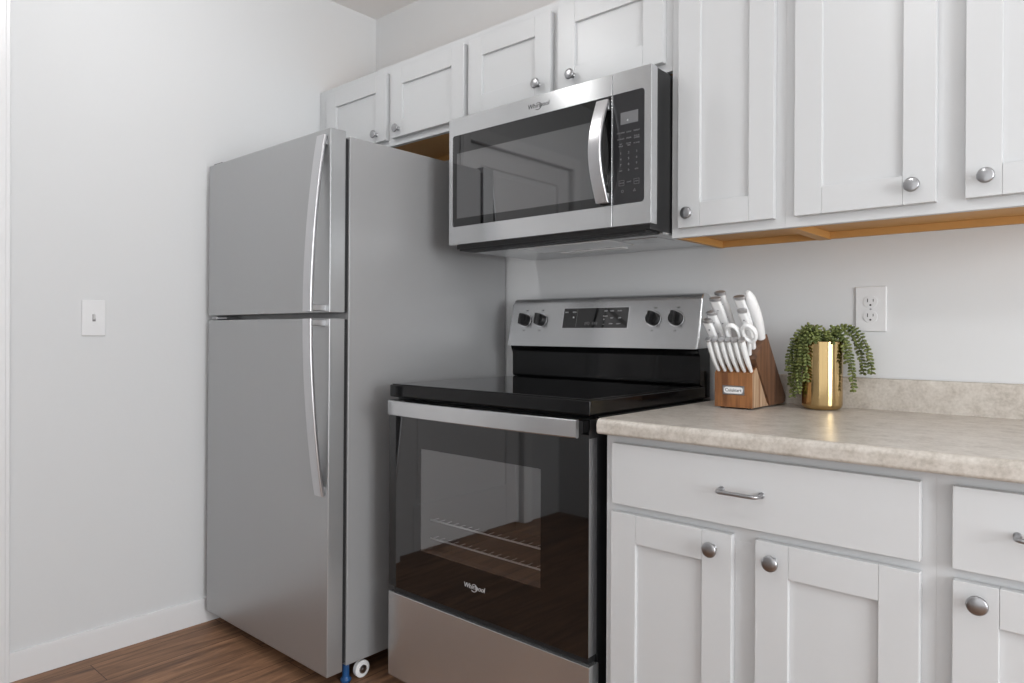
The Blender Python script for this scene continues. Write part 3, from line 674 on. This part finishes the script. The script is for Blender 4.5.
bm = B(); box(bm, (XL+0.0055, -1.1965, 1.143), (XL+0.0065, -1.1865, 1.167), 0.0003); tg_ = part('toggle_slot', bm, M_INKDIM, sw)
bm = B(); prism(bm, [(XL+0.006, 1.149), (XL+0.0165, 1.164), (XL+0.0165, 1.168), (XL+0.012, 1.169), (XL+0.006, 1.161)], 'y', -1.195, -1.188, 0.0008); part('toggle', bm, M_TRIM, sw)
for zz in (1.130, 1.180):
    bm = B(); lathe(bm, [(0, 0), (0.0026, 0), (0.0024, 0.0006), (0, 0.0009)], (XL+0.006, -1.1915, zz), (1, 0, 0), 10); part('screw', bm, M_TRIM, sw)

# ------------------------------------------------------------ knife block
ZK = CT1
kb = thing('knife_block', 'angled wooden knife block with a light label plate on the counter beside the stove', 'knife block', (0.147, -0.15, ZK))
bx0, bx1 = 0.093, 0.197
E2 = Vector((0.76, 0.65)); D2 = Vector((-0.588, 0.81))
bm = B()
prism(bm, [(-0.257, ZK+0.004), (-0.257, 1.006), (-0.232, 1.022), (-0.160, 0.925), (-0.146, ZK+0.004)], 'x', bx0, bx1, 0.0012)
part('front_block', bm, [M_ACACIA], kb, label='warm brown lower front block')
bm = B(); box(bm, (bx1-0.001, -0.256, ZK+0.0055), (bx1+0.0004, -0.1535, ZK+0.006)); bm.free()
bm = B(); prism(bm, [(-0.2558, ZK+0.005), (-0.2558, 1.005), (-0.2318, 1.020), (-0.1605, 0.9235), (-0.1475, ZK+0.005)], 'x', bx1+0.0001, bx1+0.0016); part('side_face', bm, M_ACACIAS, kb, label='pale streaked side')
a0 = (-0.173, 1.110); b0 = (-0.250, 1.044)
low = (-0.036, 0.921)
bm = B()
prism(bm, [a0, b0, (-0.154, ZK+0.012), (-0.148, ZK+0.004), (-0.052, ZK+0.004), (-0.040, ZK+0.008), (-0.035, ZK+0.018), (-0.036, ZK+0.026)], 'x', bx0-0.002, bx1+0.006, 0.0015)
part('slanted_block', bm, M_ACACIAB, kb, label='darker slanted rear block')
for yy in (-0.24, -0.07):
    for xx in (0.108, 0.182):
        bm = B(); lathe(bm, [(0, 0), (0.006, 0), (0.006, 0.0045), (0, 0.0045)], (xx, yy, ZK+0.0002), (0, 0, 1), 10); part('foot', bm, M_RUBBER, kb)
bm = B(); box(bm, (0.1165, -0.2585, 0.9485), (0.1765, -0.2568, 0.9725), 0.0006); pl = part('label_plate', bm, M_NICKEL, kb)
bm = B(); prism(bm, [(0.1465+q[0], 0.9605+q[1]) for q in rrect(0.053, 0.017, 0.0075, 4)], 'y', -0.2592, -0.2584); obj('label_face', bm, M_WHITEPL, pl)
t_ = text('label_text', 'Cuisinart', 0.0125, (0, 0, 0), M_INKDARK, None); t_.rotation_euler = (0, 0, 0); t_.data.transform(Matrix.Translation((0.1465, -0.2594, 0.9605)) @ Matrix.Rotation(math.radians(90), 4, 'X')); t_.parent = pl

dv = Vector((0, -0.588, 0.81)).normalized(); ev = Vector((0, 0.76, 0.65)).normalized()
def knife(name, label, x, e_, L, wide, group, cap=True, thin=0.013, steelrod=False):
    base_ = Vector((x, a0[0], a0[1]))+Vector((0, ev.y, ev.z))*e_
    t = thing(name, label, 'knife' if not steelrod else 'sharpening steel', base_, group)
    bm = B(); n = 14; pts = []; sc = []
    for i in range(n+1):
        q = i/n; s_ = q*L
        belly = wide*(0.78+0.16*math.sin(q*math.pi*1.0)+0.22*q**3)
        off = -0.006*math.sin(q*math.pi)*1.2
        pts.append(dv*s_+Vector((0.0045*math.sin(q*math.pi)-0.002*q, 0, 0))); sc.append((belly/wide, 1.0))
    prof = rrect(wide, thin, min(thin, wide)*0.42, 3)
    if steelrod:
        prof = circ(0.5, 14); sc = [(wide*(0.72+0.34*math.sin(math.pi*min(1, (i/n)*0.72+0.1)))*(1 if i < n-1 else (0.82 if i == n-1 else 0.45)),)*2 for i in range(n+1)]
    sweep(bm, pts, prof, up=(ev.x, ev.y, ev.z), scales=sc)
    h_ = obj('handle', bm, M_WHITEPL, t, smooth=60)
    if cap:
        bm = B(); w2 = wide*1.20
        sweep(bm, [dv*(L-0.002), dv*(L+0.003), dv*(L+0.006), dv*(L+0.0075)], circ(0.5, 20), up=(ev.x, ev.y, ev.z), scales=[(w2*0.97, thin*1.1), (w2*1.06, thin*1.25), (w2*1.0, thin*1.15), (w2*0.75, thin*0.7)])
        obj('end_cap', bm, M_CAP, t, smooth=40)
        for q in (0.25, 0.52, 0.80):
            bm = B(); lathe(bm, [(0, -thin*0.52), (0.0023, -thin*0.52), (0.0023, thin*0.52), (0, thin*0.52)], dv*(L*q)+Vector((0.0045*math.sin(q*math.pi)-0.002*q, 0, 0)), (ev.x, ev.y, ev.z), 10); obj('rivet', bm, M_CHROME, h_)
    bm = B(); sweep(bm, [dv*(-0.004), dv*0.004], rrect(wide*0.8, 0.004, 0.001, 1), up=(ev.x, ev.y, ev.z)); obj('blade', bm, M_CHROME, t)
    return t
G = 'white handled knives in the block'
knife('kitchen_knife', 'white-handled knife at far left of the slanted block, its cap lowest', 0.0955, -0.089, 0.112, 0.023, G)
knife('kitchen_knife', 'white-handled knife second from left in the slanted block', 0.1040, -0.070, 0.122, 0.024, G)
knife('kitchen_knife', 'large white-handled knife in front of the tallest left knife', 0.1130, -0.047, 0.149, 0.027, G)
knife('kitchen_knife', 'white-handled knife with the topmost cap, rear left of the block', 0.1165, -0.020, 0.148, 0.026, G)
knife('kitchen_knife', 'large white-handled knife beside the capless sharpening steel', 0.1720, -0.033, 0.141, 0.026, G)
knife('kitchen_knife', 'white-handled knife standing right above the scissors', 0.1815, -0.057, 0.118, 0.022, G)
knife('sharpening_steel', 'capless rounded white handle at the top right of the knife block', 0.1920, -0.016, 0.150, 0.027, None, cap=False, steelrod=True)

# kitchen scissors
sb = Vector((0.178, a0[0], a0[1]))+ev*(-0.088)
ks = thing('kitchen_scissors', 'white-handled kitchen scissors with two loops in the knife block', 'scissors', sb)
for s_, cx in ((-1, -0.0215), (1, 0.0225)):
    bm = B(); n = 22; pts = []
    for i in range(n+1):
        a = 2*math.pi*i/n; pts.append(Vector((cx+0.0165*math.cos(a), 0, 0))+dv*(0.075+0.025*math.sin(a))+ev*(-0.002))
    prof = circ(0.0056, 8)
    m_ = len(prof); rings = []
    for i in range(n):
        a = 2*math.pi*i/n; c = pts[i]; rad = (Vector((math.cos(a), 0, 0))+dv*math.sin(a)).normalized()
        rings.append([bm.verts.new(c+rad*q[0]+ev*q[1]*1.3) for q in prof])
    for i in range(n):
        for j in range(m_): bm.faces.new((rings[i][j], rings[(i+1) % n][j], rings[(i+1) % n][(j+1) % m_], rings[i][(j+1) % m_]))
    sweep(bm, [dv*0.005+Vector((s_*0.005, 0, 0)), dv*0.03+Vector((s_*0.011, 0, 0)), dv*0.055+Vector((s_*0.017, 0, 0))], circ(0.0065, 8), up=(ev.x, ev.y, ev.z))
    bmesh.ops.recalc_face_normals(bm, faces=bm.faces[:]); obj('loop_handle', bm, M_WHITEPL, ks, smooth=60)
bm = B(); sweep(bm, [dv*0.0005, dv*0.012], rrect(0.018, 0.004, 0.001, 1), up=(ev.x, ev.y, ev.z)); obj('blades', bm, M_CHROME, ks)

# steak knives: one built, five copies
def steak(x, label):
    base_ = Vector((x, -0.2478, 1.0105))
    t = thing('steak_knife', label, 'knife', base_, 'steak knives in the lower front row')
    d_ = Vector((0, -0.60, 0.80)); bm = B(); n = 14; L = 0.104; pts = []; sc = []
    u_ = Vector((0, 0.8, 0.6))
    for i in range(n+1):
        q = i/n; pts.append(d_*(q*L)+u_*(-0.004*math.sin(q*math.pi))); sc.append((0.62+0.5*math.sin(min(1, q*1.25)*math.pi/2), 0.55+0.5*math.sin(min(1, q*1.6)*math.pi/2)))
    sweep(bm, pts, rrect(0.0115, 0.016, 0.0045, 3), up=u_, scales=sc); obj('handle', bm, M_WHITEPL, t, smooth=60)
    bm = B(); sweep(bm, [d_*(L-0.001), d_*(L+0.004), d_*(L+0.0055)], circ(0.5, 16), up=u_, scales=[(0.0168, 0.0190), (0.0176, 0.0205), (0.013, 0.015)]); obj('end_cap', bm, M_CAP, t)
    bm = B(); sweep(bm, [d_*(-0.006), d_*0.003], rrect(0.003, 0.008, 0.001, 1), up=u_); obj('blade', bm, M_CHROME, t)
    return t
names = ['leftmost steak knife in the front row of the block', 'second steak knife from the left in the front row', 'third steak knife from the left in the front row',
         'third steak knife from the right in the front row', 'second steak knife from the right in the front row', 'rightmost steak knife, nearest the pale side of the block']
proto = steak(0.1015, names[0])
for i in range(1, 6):
    c = proto.copy(); COL.objects.link(c); c.location = (0.1015+i*0.0180, -0.2478, 1.0105); c['label'] = names[i]
    for ch in proto.children:
        q = ch.copy(); COL.objects.link(q); q.parent = c

# ------------------------------------------------------------ potted succulent
PX, PYY, PR = 0.3225, -0.098, 0.0505
pt = thing('potted_succulent', 'trailing green succulent in a shiny gold metal cup beside the knife block', 'potted plant', (PX, PYY, ZK))
bm = B(); H_ = 0.180
prof = [(0, 0.0006), (PR-0.012, 0.0006), (PR-0.006, 0.0025), (PR-0.0015, 0.008), (PR, 0.015), (PR, H_-0.001), (PR-0.0008, H_), (PR-0.002, H_-0.001), (PR-0.0025, H_-0.02), (0, H_-0.02)]
lathe(bm, prof, (0, 0, 0), (0, 0, 1), 56); obj('pot', bm, M_BRASS, pt, smooth=50, label='shiny gold metal cup')
bm = B(); lathe(bm, [(0, H_-0.006), (PR*0.6, H_-0.009), (PR-0.0035, H_-0.016), (PR-0.0035, H_-0.019), (0, H_-0.019)], (0, 0, 0), (0, 0, 1), 24); obj('soil', bm, M_SOIL, pt)
def leaf(bm, p, d, L, wd):
    s, t, d = frame_of(d); n = 6
    a = bm.verts.new(p); ringsv = []
    for q, k in ((0.25, 0.75), (0.6, 1.0), (0.88, 0.62)):
        ringsv.append([bm.verts.new(p+d*(L*q)+(s*math.cos(2*math.pi*i/n)+t*math.sin(2*math.pi*i/n)*0.8)*wd*k) for i in range(n)])
    z = bm.verts.new(p+d*L)
    for i in range(n):
        j = (i+1) % n
        bm.faces.new((a, ringsv[0][j], ringsv[0][i]))
        for r_, q_ in zip(ringsv, ringsv[1:]): bm.faces.new((r_[i], r_[j], q_[j], q_[i]))
        bm.faces.new((ringsv[-1][i], ringsv[-1][j], z))
def bez(P, t):
    P = [Vector(q) for q in P]
    while len(P) > 1: P = [a.lerp(b_, t) for a, b_ in zip(P, P[1:])]
    return P[0]
# (azimuth in degrees seen from above, 0 = to +x; outward reach at rim height; drop; rise)
RV = Vector((math.cos(YAW), math.sin(YAW), 0))
strands = [(176, .072, .115, .03), (192, .066, .150, .035), (210, .060, .140, .028), (186, .078, .080, .045), (158, .060, .10, .03), (232, .054, .10, .022), (218, .060, .06, .035),
           (20, .095, .085, .045), (8, .108, .085, .052), (352, .068, .125, .03), (335, .060, .055, .035), (120, .05, .05, .035), (70, .045, .03, .03), (200, .05, .03, .05), (300, .030, .00, .035), (250, .028, .000, .045), (140, .035, .01, .05), (0, .03, .01, .05)]
for az, reach, drop, rise in strands:
    a = math.radians(az+41.3*0.35); dirh = Vector((math.cos(a), math.sin(a), 0)); st0 = dirh*0.012+Vector((random.uniform(-.008, .008), random.uniform(-.008, .008), H_-0.010))
    lim = 0.072                                                      # stay in front of the wall
    out = dirh*reach
    if out.y > lim: out.y = lim
    P = [st0, st0+dirh*reach*0.35+Vector((0, 0, rise*1.9)), Vector((out.x*1.0, out.y, H_+rise*0.7)), Vector((out.x*1.05, out.y, H_-drop*0.45)), Vector((out.x*1.12, out.y, H_-drop))]
    bm = B(); n = 40; pts = []
    for i in range(n+1):
        q = bez(P, i/n)
        rh = math.hypot(q.x, q.y)
        if q.z < H_+0.003 and rh < PR+0.005 and i > n*0.3:
            k_ = (PR+0.006)/max(rh, 1e-4); q.x *= k_; q.y *= k_
        q.y = min(q.y, 0.070); pts.append(q)
    length = sum((b_-a_).length for a_, b_ in zip(pts, pts[1:]))
    sweep(bm, pts, circ(0.0009, 5))
    acc = 0; nxt = 0.004; kk = 0
    for a_, b_ in zip(pts, pts[1:]):
        seg = (b_-a_).length
        while nxt < acc+seg:
            f = (nxt-acc)/max(seg, 1e-6); p = a_.lerp(b_, f); s, t, d = frame_of(b_-a_)
            for w_ in range(3):
                an = kk*2.4+w_*2.09+random.uniform(-.3, .3); o_ = (s*math.cos(an)+t*math.sin(an))+d*random.uniform(0.3, 0.8)
                q2 = p+o_.normalized()*0.009
                if math.hypot(q2.x, q2.y) < PR+0.001 and q2.z < H_: continue
                leaf(bm, p, o_, random.uniform(.0105, .0145), random.uniform(.0038, .0050))
            kk += 1; nxt += 0.0085
        acc += seg
    o = obj('trailing_stem', bm, M_LEAF, pt, smooth=80)

# sub-part meshes are written in room coordinates; their parts carry the thing's offset, so nothing else to move
